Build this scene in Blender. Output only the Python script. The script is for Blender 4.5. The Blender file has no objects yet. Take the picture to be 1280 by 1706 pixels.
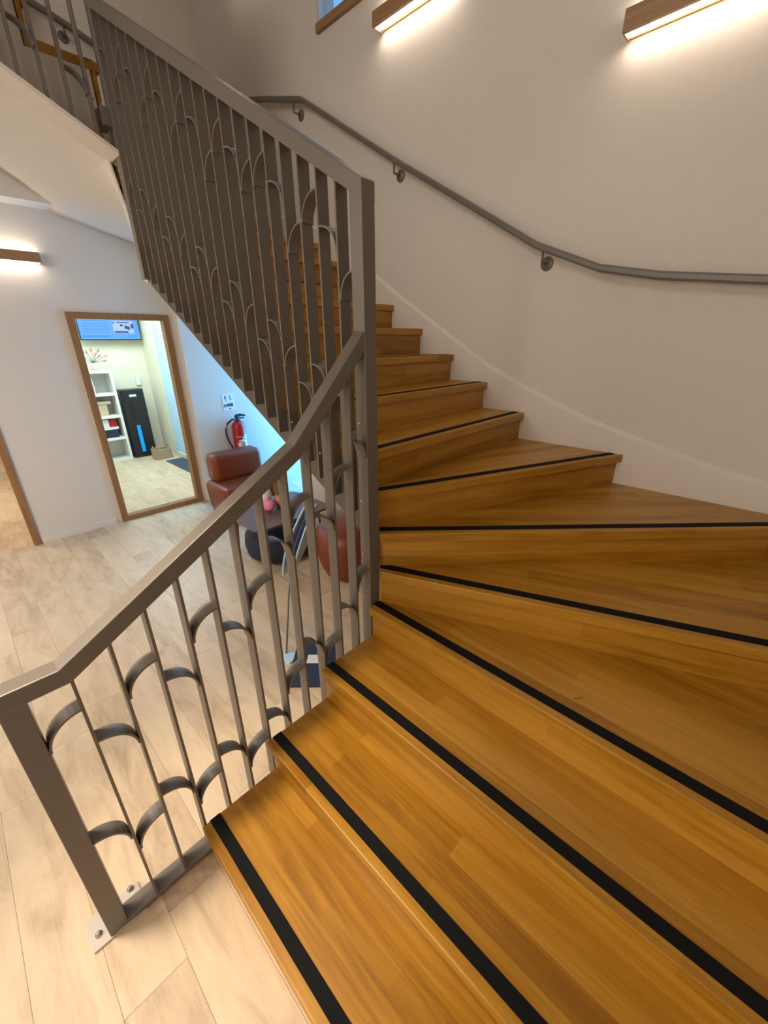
import bpy, bmesh, math, random
from mathutils import Vector, Matrix
random.seed(7)
sc = bpy.context.scene
COL = sc.collection

# ---------------------------------------------------------------- camera / world / light / exposure
# world frame: origin = inner pivot of the first turn, +X = climb of the lowest flight, +Y = climb of the second flight
cam_d = bpy.data.cameras.new('camera'); cam = bpy.data.objects.new('camera', cam_d); COL.objects.link(cam)
cam_d.sensor_fit = 'AUTO'; cam_d.sensor_width = 36.0; cam_d.lens = 677.32 / 1706.0 * 36.0
cam_d.clip_start = 0.02; cam_d.clip_end = 100
_r = Vector((0.693014, -0.720891, -0.006933)); _u = Vector((0.284732, 0.26486, 0.921291)); _f = Vector((0.662314, 0.640441, -0.388812))
cam.matrix_world = Matrix(((_r.x, _u.x, -_f.x, -1.049), (_r.y, _u.y, -_f.y, -1.193), (_r.z, _u.z, -_f.z, 1.793), (0, 0, 0, 1)))
sc.camera = cam

w = bpy.data.worlds.new('sky'); sc.world = w; w.use_nodes = True
bg = w.node_tree.nodes['Background']; bg.inputs[0].default_value = (0.23, 0.53, 0.95, 1); bg.inputs[1].default_value = 1.1

sc.view_settings.view_transform = 'Standard'; sc.view_settings.look = 'None'
sc.view_settings.gamma = 1.0; sc.view_settings.use_curve_mapping = False
sc.view_settings.exposure = -0.25

def area(name, loc, target, sx, sy, power, col):
    d = bpy.data.lights.new(name, 'AREA'); d.shape = 'RECTANGLE'; d.size = sx; d.size_y = sy; d.energy = power; d.color = col
    o = bpy.data.objects.new(name, d); COL.objects.link(o); o.location = loc
    o.rotation_euler = (Vector(target) - Vector(loc)).to_track_quat('-Z', 'Y').to_euler()
    return o
WARM = (1.0, 0.87, 0.72)
area('lobby_ceiling_lamp', (-2.9, 1.3, 2.78), (-2.9, 1.3, 0), 1.4, 1.4, 100, (1.0, 0.92, 0.82))
d = bpy.data.lights.new('lobby_fill', 'POINT'); d.energy = 84; d.color = (1.0, 0.88, 0.74); d.shadow_soft_size = 0.25  # added fill from the lobby side, lifts the risers and rail sides
o = bpy.data.objects.new('lobby_fill', d); COL.objects.link(o); o.location = (-3.7, -0.5, 2.1)
area('stair_wall_fill', (-3.2, 0.4, 4.25), (1.5, 0.2, 2.4), 1.8, 1.4, 60, (1.0, 0.92, 0.85))  # added broad fill from the upper left, brightens the stair wall
area('entrance_daylight', (2.9, 3.05, 1.2), (0.8, 3.0, 0.9), 0.8, 2.0, 125, (0.11, 0.47, 1.0))
area('side_room_lamp', (0.6, 5.2, 2.6), (0.6, 5.2, 0), 1.2, 1.6, 90, (0.68, 0.90, 1.0))
area('next_room_lamp', (-2.2, 5.6, 2.6), (-2.2, 5.6, 0), 1.2, 1.6, 90, WARM)
def downlight(loc, target, power, cone, blend, col):
    d = bpy.data.lights.new('ceiling_downlight', 'SPOT'); d.energy = power; d.spot_size = math.radians(cone); d.spot_blend = blend; d.color = col; d.shadow_soft_size = 0.09
    o = bpy.data.objects.new('ceiling_downlight', d); COL.objects.link(o); o.location = loc
    o.rotation_euler = (Vector(target) - Vector(loc)).to_track_quat('-Z', 'Y').to_euler()
downlight((-1.35, 0.10, 2.80), (-0.74, -0.24, 0.0), 300, 44, 1.0, (1.0, 0.82, 0.60))

# ---------------------------------------------------------------- materials
def mat(name, col, rough=0.5, metal=0.0, spec=0.5, emit=None, estr=0.0):
    m = bpy.data.materials.new(name); m.use_nodes = True
    b = m.node_tree.nodes['Principled BSDF']
    b.inputs['Base Color'].default_value = (*col, 1); b.inputs['Roughness'].default_value = rough
    b.inputs['Metallic'].default_value = metal; b.inputs['Specular IOR Level'].default_value = spec
    if emit: b.inputs['Emission Color'].default_value = (*emit, 1); b.inputs['Emission Strength'].default_value = estr
    return m
def N(m, t, **kw):
    n = m.node_tree.nodes.new(t)
    for k, v in kw.items(): setattr(n, k, v)
    return n
def L(m, a, b): m.node_tree.links.new(a, b)
def noisy(name, c1, c2, scale=8, rough=0.6, bump=0.0, detail=4, stretch=(1, 1, 1), metal=0.0, spec=0.5):
    m = mat(name, c1, rough, metal, spec); b = m.node_tree.nodes['Principled BSDF']
    tc = N(m, 'ShaderNodeTexCoord'); mp = N(m, 'ShaderNodeMapping'); mp.inputs['Scale'].default_value = stretch
    nz = N(m, 'ShaderNodeTexNoise'); nz.inputs['Scale'].default_value = scale; nz.inputs['Detail'].default_value = detail
    mx = N(m, 'ShaderNodeMix', data_type='RGBA'); mx.inputs[6].default_value = (*c1, 1); mx.inputs[7].default_value = (*c2, 1)
    L(m, tc.outputs['Object'], mp.inputs['Vector']); L(m, mp.outputs[0], nz.inputs['Vector']); L(m, nz.outputs['Fac'], mx.inputs[0]); L(m, mx.outputs[2], b.inputs['Base Color'])
    if bump:
        bp = N(m, 'ShaderNodeBump'); bp.inputs['Strength'].default_value = bump; bp.inputs['Distance'].default_value = 0.002
        L(m, nz.outputs['Fac'], bp.inputs['Height']); L(m, bp.outputs[0], b.inputs['Normal'])
    return m
def wood(name, light, mid, dark, along='X', stave=0.075, rough=0.35, rowlen=1.3, var=0.5, st=(1.6, 26), fine=0.30, tone=0.0):
    """boards glued side by side, grain along one local axis, every object its own tone"""
    m = mat(name, mid, rough); nt = m.node_tree; b = nt.nodes['Principled BSDF']
    tc = N(m, 'ShaderNodeTexCoord'); oi = N(m, 'ShaderNodeObjectInfo'); sp = N(m, 'ShaderNodeSeparateXYZ'); L(m, tc.outputs['Object'], sp.inputs[0])
    ad = N(m, 'ShaderNodeMath', operation='ADD'); cb = N(m, 'ShaderNodeCombineXYZ')
    if along == 'X': L(m, sp.outputs[1], ad.inputs[0]); L(m, sp.outputs[2], ad.inputs[1]); la = sp.outputs[0]
    elif along == 'Y': L(m, sp.outputs[0], ad.inputs[0]); L(m, sp.outputs[2], ad.inputs[1]); la = sp.outputs[1]
    else: L(m, sp.outputs[0], ad.inputs[0]); L(m, sp.outputs[1], ad.inputs[1]); la = sp.outputs[2]
    rm = N(m, 'ShaderNodeMath', operation='MULTIPLY'); rm.inputs[1].default_value = 37.0; L(m, oi.outputs['Random'], rm.inputs[0])
    a2 = N(m, 'ShaderNodeMath', operation='ADD'); L(m, la, a2.inputs[0]); L(m, rm.outputs[0], a2.inputs[1])
    L(m, a2.outputs[0], cb.inputs[0]); L(m, ad.outputs[0], cb.inputs[1]); L(m, rm.outputs[0], cb.inputs[2])
    br = N(m, 'ShaderNodeTexBrick'); br.inputs['Scale'].default_value = 1.0; br.inputs['Mortar Size'].default_value = 0.0
    br.inputs['Brick Width'].default_value = rowlen; br.inputs['Row Height'].default_value = stave; br.offset = 0.37
    br.inputs['Color1'].default_value = (0, 0, 0, 1); br.inputs['Color2'].default_value = (1, 1, 1, 1); L(m, cb.outputs[0], br.inputs['Vector'])
    mp = N(m, 'ShaderNodeMapping'); mp.inputs['Scale'].default_value = (st[0], st[1], 1); L(m, cb.outputs[0], mp.inputs[0])
    nz = N(m, 'ShaderNodeTexNoise'); nz.inputs['Scale'].default_value = 1.6; nz.inputs['Detail'].default_value = 7; nz.inputs['Roughness'].default_value = 0.62; nz.inputs['Distortion'].default_value = 0.6
    L(m, mp.outputs[0], nz.inputs['Vector'])
    mp2 = N(m, 'ShaderNodeMapping'); mp2.inputs['Scale'].default_value = (2.5, 130, 1); L(m, cb.outputs[0], mp2.inputs[0])
    nf = N(m, 'ShaderNodeTexNoise'); nf.inputs['Scale'].default_value = 1.0; nf.inputs['Detail'].default_value = 3; L(m, mp2.outputs[0], nf.inputs['Vector'])
    rp = N(m, 'ShaderNodeValToRGB'); rp.color_ramp.elements[0].position = 0.30; rp.color_ramp.elements[0].color = (*dark, 1)
    rp.color_ramp.elements[1].position = 0.70; rp.color_ramp.elements[1].color = (*light, 1); e = rp.color_ramp.elements.new(0.5); e.color = (*mid, 1)
    m1 = N(m, 'ShaderNodeMath', operation='MULTIPLY_ADD'); m1.inputs[1].default_value = fine; L(m, nf.outputs['Fac'], m1.inputs[0])
    m2 = N(m, 'ShaderNodeMath', operation='MULTIPLY'); m2.inputs[1].default_value = 1.0 - fine; L(m, nz.outputs['Fac'], m2.inputs[0]); L(m, m2.outputs[0], m1.inputs[2])
    m3 = N(m, 'ShaderNodeMath', operation='MULTIPLY_ADD'); m3.inputs[1].default_value = var * 0.16; L(m, br.outputs['Color'], m3.inputs[0]); 
    m4 = N(m, 'ShaderNodeMath', operation='SUBTRACT'); m4.inputs[1].default_value = var * 0.08; L(m, m1.outputs[0], m4.inputs[0]); L(m, m4.outputs[0], m3.inputs[2])
    tn = N(m, 'ShaderNodeMath', operation='MULTIPLY_ADD'); tn.inputs[1].default_value = tone; L(m, oi.outputs['Random'], tn.inputs[0])
    ts = N(m, 'ShaderNodeMath', operation='SUBTRACT'); ts.inputs[1].default_value = tone / 2; L(m, m3.outputs[0], ts.inputs[0]); L(m, ts.outputs[0], tn.inputs[2])
    L(m, tn.outputs[0], rp.inputs[0]); L(m, rp.outputs[0], b.inputs['Base Color'])
    bp = N(m, 'ShaderNodeBump'); bp.inputs['Strength'].default_value = 0.08; bp.inputs['Distance'].default_value = 0.001
    L(m, nf.outputs['Fac'], bp.inputs['Height']); L(m, bp.outputs[0], b.inputs['Normal'])
    return m

MT = {}
MT['oak'] = wood('oak_stair', (0.54, 0.277, 0.036), (0.42, 0.200, 0.015), (0.27, 0.115, 0.004), 'X', rough=0.38, var=1.6, st=(1.3, 15), fine=0.24, tone=0.10)
MT['floor'] = wood('pale_oak_floor', (0.66, 0.53, 0.38), (0.59, 0.46, 0.32), (0.43, 0.32, 0.215), 'Y', stave=5.0, rough=0.42, rowlen=9, var=0.0, st=(2.2, 7), fine=0.14, tone=0.22)
MT['frame'] = wood('oak_frame', (0.36, 0.19, 0.075), (0.29, 0.145, 0.055), (0.20, 0.095, 0.035), 'Z', stave=1.0, rough=0.5, var=0)
MT['lampwood'] = wood('oak_lamp', (0.40, 0.24, 0.11), (0.32, 0.18, 0.08), (0.24, 0.125, 0.05), 'Y', stave=1.0, rough=0.5, var=0)
MT['table'] = wood('walnut_top', (0.20, 0.125, 0.095), (0.15, 0.09, 0.07), (0.10, 0.06, 0.045), 'X', stave=0.1, rough=0.4, var=0.6)
MT['wall'] = noisy('warm_white_plaster', (0.66, 0.615, 0.555), (0.70, 0.65, 0.59), 30, 0.75, 0.15, spec=0.25)
MT['soffit'] = noisy('white_soffit', (0.74, 0.69, 0.62), (0.77, 0.715, 0.645), 20, 0.8, 0.05, spec=0.2)
MT['trimpaint'] = noisy('skirting_paint', (0.70, 0.64, 0.56), (0.73, 0.67, 0.59), 20, 0.5)
MT['trimwhite'] = noisy('stair_skirting_paint', (0.71, 0.665, 0.605), (0.74, 0.695, 0.635), 20, 0.4)
MT['steel'] = noisy('taupe_powder_coat', (0.140, 0.120, 0.102), (0.158, 0.136, 0.116), 240, 0.38, 0.06, spec=0.6)
MT['steel_shaded'] = noisy('stringer_steel_shaded', (0.085, 0.070, 0.056), (0.10, 0.083, 0.067), 100, 0.5)  # taupe steel with the shade between the bars put into its colour
MT['black'] = noisy('black_grip_tape', (0.004, 0.004, 0.005), (0.012, 0.012, 0.013), 400, 0.85, 0.3, spec=0.15)
MT['zinc'] = mat('zinc_bolt', (0.55, 0.53, 0.50), 0.3, 1.0)
MT['whitesteel'] = mat('pale_base_plate', (0.52, 0.47, 0.44), 0.35, 0.2)
MT['led'] = mat('led_diffuser', (1, 1, 1), 0.5, emit=(1.0, 0.86, 0.72), estr=13.0)
MT['glass'] = mat('clear_glass', (1, 1, 1), 0.0); _b = MT['glass'].node_tree.nodes['Principled BSDF']; _b.inputs['Transmission Weight'].default_value = 1.0; _b.inputs['IOR'].default_value = 1.05
MT['leather'] = noisy('rust_leather', (0.165, 0.028, 0.006), (0.19, 0.034, 0.008), 60, 0.42, 0.1)
MT['blackmetal'] = mat('black_metal', (0.008, 0.009, 0.012), 0.45)
MT['navy'] = noisy('navy_fabric', (0.010, 0.014, 0.030), (0.016, 0.021, 0.04), 90, 0.8)
MT['navyp'] = mat('navy_plastic', (0.018, 0.024, 0.05), 0.35)
MT['red'] = mat('extinguisher_red', (0.42, 0.012, 0.012), 0.25)
MT['rubber'] = mat('black_rubber', (0.012, 0.012, 0.013), 0.5)
MT['white'] = mat('white_laminate', (0.78, 0.77, 0.73), 0.4)
MT['paper'] = mat('white_paper', (0.75, 0.76, 0.80), 0.7)
MT['ink'] = mat('dark_ink', (0.03, 0.035, 0.09), 0.7)
MT['pale_red'] = mat('pale_red_print', (0.62, 0.14, 0.11), 0.4)
MT['label_blue'] = mat('label_blue', (0.08, 0.13, 0.38), 0.5)
MT['screen'] = mat('lit_screen', (0.02, 0.05, 0.09), 0.3, emit=(0.10, 0.38, 1.0), estr=1.0)
MT['screen_line'] = mat('screen_text', (0.02, 0.05, 0.09), 0.3, emit=(0.05, 0.24, 0.80), estr=0.9)
MT['screen_bar'] = mat('screen_bar', (0.02, 0.05, 0.09), 0.3, emit=(0.0, 0.22, 0.72), estr=1.0)
MT['screen_white'] = mat('screen_picture', (0.02, 0.05, 0.09), 0.3, emit=(0.45, 0.62, 1.0), estr=1.0)
MT['screen_dark'] = mat('screen_picture_dark', (0.01, 0.01, 0.03), 0.3, emit=(0.03, 0.03, 0.10), estr=1.0)
MT['ledblue'] = mat('blue_light_bar', (0, 0.1, 0.2), 0.3, emit=(0.0, 0.34, 0.95), estr=1.0)
MT['kiosk'] = mat('black_gloss_plastic', (0.010, 0.012, 0.017), 0.3)
MT['wicker'] = noisy('wicker', (0.30, 0.22, 0.13), (0.46, 0.36, 0.24), 120, 0.9, 0.8)
MT['paleblue'] = mat('pale_blue_panel', (0.46, 0.66, 0.84), 0.6)
MT['cream'] = noisy('cream_paint', (0.74, 0.70, 0.55), (0.76, 0.72, 0.57), 10, 0.8)
MT['mat'] = noisy('blue_grey_carpet', (0.035, 0.05, 0.085), (0.055, 0.075, 0.12), 300, 0.95, 0.6)
MT['pink'] = noisy('pink_petals', (0.75, 0.16, 0.36), (0.85, 0.35, 0.52), 90, 0.8)
MT['peach'] = mat('peach_glaze', (0.62, 0.27, 0.12), 0.5)
MT['salmon'] = mat('salmon_card', (0.80, 0.30, 0.22), 0.6)
MT['dried'] = noisy('dried_leaf', (0.36, 0.20, 0.08), (0.50, 0.32, 0.14), 60, 0.8)
MT['darkstem'] = mat('dark_stem', (0.02, 0.014, 0.01), 0.8)
MT['clearblue'] = mat('pale_blue_acrylic', (0.52, 0.76, 0.95), 0.2)
MT['midblue'] = mat('blue_print', (0.04, 0.17, 0.40), 0.3)
MT['greypole'] = mat('grey_aluminium', (0.26, 0.28, 0.31), 0.3, 0.7)
MT['beigebox'] = mat('beige_card', (0.55, 0.42, 0.28), 0.7)
MT['ceramic'] = mat('pale_ceramic', (0.55, 0.50, 0.42), 0.3)
MT['concrete'] = mat('subfloor', (0.25, 0.22, 0.19), 0.9)

# ---------------------------------------------------------------- builders
WM = {}
def link(o, parent, world):
    COL.objects.link(o)
    if parent is not None:
        o.parent = parent; o.matrix_basis = WM[parent.name].inverted() @ world
    else: o.matrix_basis = world
    WM[o.name] = world
    return o
def meshobj(name, verts, faces, m, parent=None, rot=0.0, origin=None, smooth=False, bevel=0.0, seg=2):
    """verts are world coordinates; the object's own origin is the centre of its base, turned by rot about Z"""
    vs = [Vector(v) for v in verts]
    if origin is None:
        origin = Vector(((min(v.x for v in vs) + max(v.x for v in vs)) / 2, (min(v.y for v in vs) + max(v.y for v in vs)) / 2, min(v.z for v in vs)))
    world = Matrix.Translation(Vector(origin)) @ Matrix.Rotation(rot, 4, 'Z'); inv = world.inverted()
    me = bpy.data.meshes.new(name); me.from_pydata([inv @ v for v in vs], [], faces)
    bm = bmesh.new(); bm.from_mesh(me); bmesh.ops.recalc_face_normals(bm, faces=bm.faces)
    if bevel > 0:
        bmesh.ops.bevel(bm, geom=[e for e in bm.edges if e.calc_face_angle(0) > 0.3], offset=bevel, segments=seg, affect='EDGES', profile=0.5)
    bm.to_mesh(me); bm.free()
    if smooth:
        for p in me.polygons: p.use_smooth = True
    me.materials.append(MT[m])
    return link(bpy.data.objects.new(name, me), parent, world)
def boxv(x0, x1, y0, y1, z0, z1):
    return [(x0, y0, z0), (x1, y0, z0), (x1, y1, z0), (x0, y1, z0), (x0, y0, z1), (x1, y0, z1), (x1, y1, z1), (x0, y1, z1)]
BF = [(0, 3, 2, 1), (4, 5, 6, 7), (0, 1, 5, 4), (1, 2, 6, 5), (2, 3, 7, 6), (3, 0, 4, 7)]
def box(name, m, x0, x1, y0, y1, z0, z1, parent=None, bevel=0.0, seg=2, **k):
    return meshobj(name, boxv(x0, x1, y0, y1, z0, z1), BF, m, parent, bevel=bevel, seg=seg, **k)
def prism(name, m, pts, z0, z1, parent=None, **k):
    n = len(pts); v = [(p[0], p[1], z0) for p in pts] + [(p[0], p[1], z1) for p in pts]
    f = [tuple(range(n))[::-1], tuple(range(n, 2 * n))] + [(i, (i + 1) % n, (i + 1) % n + n, i + n) for i in range(n)]
    return meshobj(name, v, f, m, parent, **k)
def extr(name, m, pts, axis, c0, c1, parent=None, **k):
    """polygon given as (along, z) pushed across: axis 'Y' -> along is X, pushed in Y; axis 'X' -> along is Y, pushed in X"""
    n = len(pts)
    g_ = (lambda p, c: (p[0], c, p[1])) if axis == 'Y' else (lambda p, c: (c, p[0], p[1]))
    v = [g_(p, c0) for p in pts] + [g_(p, c1) for p in pts]
    f = [tuple(range(n)), tuple(range(n, 2 * n))[::-1]] + [(i, i + n, (i + 1) % n + n, (i + 1) % n) for i in range(n)]
    return meshobj(name, v, f, m, parent, **k)
def lathe(name, m, prof, c, parent=None, axis=(0, 0, 1), n=24, smooth=True):
    ax = Vector(axis).normalized(); q = Vector((0, 0, 1)).rotation_difference(ax); v = []; f = []
    for r, z in prof:
        for i in range(n):
            a = 2 * math.pi * i / n; v.append(Vector(c) + q @ Vector((r * math.cos(a), r * math.sin(a), z)))
    for j in range(len(prof) - 1):
        for i in range(n): f.append((j * n + i, j * n + (i + 1) % n, (j + 1) * n + (i + 1) % n, (j + 1) * n + i))
    f.append(tuple(range(n))[::-1]); f.append(tuple(range((len(prof) - 1) * n, len(prof) * n)))
    o = meshobj(name, v, f, m, parent)
    if smooth:
        for p in o.data.polygons: p.use_smooth = len(p.vertices) == 4
    return o
def tube(name, m, pts, r, parent=None, n=10, rect=None):
    P = [Vector(p) for p in pts]; v = []; f = []
    for i, p in enumerate(P):
        d = (P[min(i + 1, len(P) - 1)] - P[max(i - 1, 0)]).normalized()
        up = Vector((0, 0, 1)) if abs(d.z) < 0.95 else Vector((1, 0, 0))
        s = d.cross(up).normalized(); t = s.cross(d).normalized()
        for k in range(n):
            a = 2 * math.pi * k / n; v.append(p + s * (r * math.cos(a)) + t * (r * math.sin(a)))
    for i in range(len(P) - 1):
        for k in range(n): f.append((i * n + k, i * n + (k + 1) % n, (i + 1) * n + (k + 1) % n, (i + 1) * n + k))
    f.append(tuple(range(n))); f.append(tuple(range((len(P) - 1) * n, len(P) * n)))
    o = meshobj(name, v, f, m, parent)
    for p in o.data.polygons: p.use_smooth = len(p.vertices) == 4
    return o
def empty(name, loc, label, cat, group=None):
    o = bpy.data.objects.new(name, None); o.empty_display_size = 0.1; link(o, None, Matrix.Translation(Vector(loc))); tag(o, label, cat, group); return o
def tag(o, label, cat, group=None):
    o['label'] = label; o['category'] = cat
    if group: o['group'] = group
    return o
def struct(o, label=None, cat=None):
    o['kind'] = 'structure'
    if label: o['label'] = label
    if cat: o['category'] = cat
    return o
def clip(poly, a, b, c):
    """keep a*x+b*y>=c"""
    out = []
    for i in range(len(poly)):
        p, q = poly[i], poly[(i + 1) % len(poly)]; dp = a * p[0] + b * p[1] - c; dq = a * q[0] + b * q[1] - c
        if dp >= 0: out.append(p)
        if dp * dq < 0: t = dp / (dp - dq); out.append((p[0] + t * (q[0] - p[0]), p[1] + t * (q[1] - p[1])))
    return out

G = 0.2854; RH = 0.17; LI = 0.075; WX = 1.511; FARY = 3.65; C2Y = 7 * G
# ---------------------------------------------------------------- room shell
floor = struct(box('floor', 'concrete', -4.6, 3.4, -2.6, 8.6, -0.20, -0.012), 'pale oak plank floor of the lobby', 'floor')
pl_me = None
PW = 0.181; PLEN = 1.19; RO = {0: -0.137, -1: -0.295, -2: 0.695}
cnt = 0
for r in range(-20, 24):
    x0 = -1.028 + PW * r
    if x0 < -4.5 or x0 + PW > 3.3: continue
    off = RO.get(r, random.uniform(0, PLEN))
    k0 = math.floor((-2.55 - off) / PLEN)
    for k in range(k0, 12):
        y0 = off + k * PLEN; y1 = y0 + PLEN
        if y0 < -2.5 or y1 > 8.5: continue
        # planks that stairs or walls hide completely are left to the slab
        if x0 > 1.7 and y0 < 1.4: continue
        if x0 < -1.9 and y1 < 2.2 and y0 < -1.2: continue
        if x0 > 1.6 and y0 > 4.4: continue
        if x0 > -0.6 and y1 < -0.35: continue
        cx, cy = x0 + PW / 2, (y0 + y1) / 2
        if pl_me is None:
            o = box('plank', 'floor', cx - PW / 2 + .0003, cx + PW / 2 - .0003, cy - PLEN / 2 + .0003, cy + PLEN / 2 - .0003, -0.012, 0.0, floor, bevel=0.0006, seg=1); pl_me = o.data
        else:
            o = bpy.data.objects.new('plank', pl_me); link(o, floor, Matrix.Translation((cx, cy, -0.012)))
        cnt += 1
print('planks', cnt)

TOP = 6.0
# stair wall (x = WX) with the high window; open to the entrance at ground level for y > 2.6
WTH = 0.16
WIN = (1.12, 1.90, 3.85, 4.85)
def wallbox(name, *a, m='wall'): return struct(box(name, m, *a))
wr = wallbox('wall_right', WX, WX + WTH, -1.53 - WTH, 2.60, 0, WIN[2] - 0.05)
wallbox('wall_right', WX, WX + WTH, 2.60, FARY + 0.15, 2.30, WIN[2] - 0.05)
wallbox('wall_right', WX, WX + WTH, -1.53 - WTH, WIN[0], WIN[2] - 0.05, TOP)
wallbox('wall_right', WX, WX + WTH, WIN[1], FARY + 0.15, WIN[2] - 0.05, TOP)
wallbox('wall_right', WX, WX + WTH, WIN[0], WIN[1], WIN[3], TOP)
# far wall (y = FARY) with the glazed opening and the doorway
GX0, GX1, GZ = -0.115, 0.755, 2.05
wallbox('wall_back', -0.86, GX0, FARY, FARY + 0.07, 0, 2.9)
wallbox('wall_back', GX1, 0.80, FARY, FARY + 0.07, 0, 2.9)
wallbox('wall_back', GX0, GX1, FARY, FARY + 0.07, GZ, 2.9)
wallbox('wall_back', -1.90, -0.86, FARY, FARY + 0.07, 2.12, 2.9)
wallbox('wall_back', -4.6, -1.90, FARY, FARY + 0.07, 0, 2.9)
wallbox('wall_back', 0.80, WX, FARY, FARY + 0.15, 2.50, 2.9)
wallbox('wall_back', 0.0, WX, FARY, FARY + 0.15, 2.9, TOP)
# upper wall of the third flight stands proud: its underside is the pale strip over the glazed opening
wallbox('wall_back', -4.6, 0.0, 3.44, FARY + 0.15, 2.81, TOP)
wallbox('wall_extinguisher', 0.80, 3.3, 3.52, 3.67, 0, 2.50)
wallbox('wall_front', -1.9, WX, -1.53 - WTH, -1.53, 0, TOP)
wallbox('wall_vestibule', WX + WTH, 3.3, 2.42, 2.58, 0, 2.5)
wallbox('wall_left', -4.75, -4.6, -2.6, 8.6, 0, TOP)
wallbox('wall_lobby', -4.6, -1.25, -2.6, -2.45, 0, 2.9)
wallbox('wall_upper', -4.6, -1.25, -1.53 - WTH, -1.53, 3.1, TOP)
struct(box('ceiling', 'soffit', -4.6, -1.22, -2.6, 3.44, 2.83, 3.08))
struct(box('ceiling', 'soffit', -1.22, -0.82, 2.06, 3.44, 3.33, 3.52))
struct(box('ceiling_entrance', 'soffit', WX + WTH, 3.3, 2.42, 3.67, 2.5, 2.6))
struct(box('ceiling_roof', 'soffit', -4.75, WX + WTH, -2.6, FARY + 0.15, TOP, TOP + 0.15))
# rooms behind the far wall
wallbox('wall_side_room', -0.30, 1.55, 6.75, 6.9, 0, 2.75, m='cream')
wallbox('wall_side_room', 1.42, 1.57, FARY + 0.07, 6.75, 0, 2.75, m='cream')
wallbox('wall_partition', -0.45, -0.30, FARY + 0.07, 8.4, 0, 2.75, m='cream')
wallbox('wall_next_room', -4.6, -0.45, 8.4, 8.55, 0, 2.75)
struct(box('ceiling_side_room', 'soffit', -4.6, 1.57, FARY + 0.07, 8.55, 2.75, 2.87))
struct(box('wall_panel', 'paleblue', 1.400, 1.42, 5.60, 6.08, 0.0, 2.03, bevel=0.003), 'pale blue panel on the cream wall of the side room', 'door')  # flat pale blue panel set on the cream wall
# skirtings
struct(box('baseboard_back', 'trimpaint', -0.815, GX0 - 0.055, FARY - 0.012, FARY, 0, 0.065, bevel=0.002))
struct(box('baseboard_extinguisher', 'trimpaint', 0.80, 3.3, 3.508, 3.52, 0, 0.10, bevel=0.002))
struct(box('baseboard_panel', 'trimpaint', 1.388, 1.40, 5.60, 6.08, 0, 0.08))
# sloping skirting of the stair wall, following the flights
bbt = [(-1.53, 1.12), (-1.236, 1.158), (-0.987, 1.207), (-0.722, 1.273), (-0.397, 1.360), (0.006, 1.510), (0.302, 1.640), (0.571, 1.794), (0.864, 1.965), (1.185, 2.155), (1.652, 2.455), (2.0, 2.66), (2.6, 2.86), (3.2, 2.98), (FARY, 3.05)]
BD = 0.020
n = len(bbt); vv = []; ff = []
for (y, z) in bbt: vv += [(WX, y, z - 0.42), (WX - BD, y, z - 0.42), (WX - BD, y, z - 0.014), (WX - BD + 0.004, y, z - 0.009), (WX, y, z + 0.007)]
for i in range(n - 1):
    for j in range(5): a, b_ = i * 5 + j, i * 5 + (j + 1) % 5; ff.append((a, b_, b_ + 5, a + 5))
ff += [tuple(range(5)), tuple(range((n - 1) * 5, n * 5))]
struct(meshobj('baseboard_right', vv, ff, 'trimwhite'))
struct(box('baseboard_front', 'trimpaint', -1.85, 1.49, -1.53, -1.516, 0.0, 0.3))
# doorway trim: wooden jambs and head
for nm, a in (('trim_1', (-0.88, -0.825, FARY - 0.02, FARY + 0.09, 0, 2.16)), ('trim_2', (-1.935, -1.88, FARY - 0.02, FARY + 0.09, 0, 2.16)), ('trim_3', (-1.88, -0.88, FARY - 0.02, FARY + 0.09, 2.10, 2.16))):
    struct(box(nm, 'frame', *a, bevel=0.003))
# glazed opening
w1 = struct(bpy.data.objects.new('window_1', None)); link(w1, None, Matrix.Translation((0.32, FARY, 0))); w1['label'] = 'tall oak-framed interior glazed opening beside the lounge chair'; w1['category'] = 'window'
FT = 0.055
for a in ((GX0 - 0.005, GX0 + FT, 0.0, GZ), (GX1 - FT, GX1 + 0.005, 0.0, GZ), (GX0 + FT, GX1 - FT, GZ - FT, GZ), (GX0 + FT, GX1 - FT, 0.0, FT)):
    box('window_frame', 'frame', a[0], a[1], FARY - 0.018, FARY + 0.078, a[2], a[3], w1, bevel=0.003)
box('pane', 'glass', GX0 + FT - .002, GX1 - FT + .002, FARY + 0.035, FARY + 0.043, FT - .002, GZ - FT + .002, w1)
# high window with wooden sill
w2 = struct(bpy.data.objects.new('window_2', None)); link(w2, None, Matrix.Translation((WX, 1.5, WIN[2]))); w2['label'] = 'high window with blue sky and an oak sill above the stair'; w2['category'] = 'window'
box('window_sill', 'lampwood', WX - 0.025, WX + 0.10, WIN[0] - 0.02, WIN[1] + 0.0, WIN[2] - 0.05, WIN[2], w2, bevel=0.003)
for a in ((WIN[0], WIN[0] + 0.04, WIN[2], WIN[3]), (WIN[1] - 0.006, WIN[1], WIN[2], WIN[3]), (WIN[0] + 0.04, WIN[1] - 0.012, WIN[3] - 0.04, WIN[3])):
    box('window_frame', 'white', WX + 0.012, WX + 0.05, a[0], a[1], a[2], a[3], w2)
box('pane', 'glass', WX + 0.020, WX + 0.026, WIN[0] + 0.035, WIN[1] - 0.004, WIN[2] - 0.005, WIN[3] - 0.035, w2)

# ---------------------------------------------------------------- staircase
st = empty('staircase', (0.3, 0, 0), 'winding golden oak staircase with black anti-slip strips on its treads', 'staircase')
TT = 0.042; OUT = 1.511 - 0.002
D2R = math.pi / 180
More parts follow.
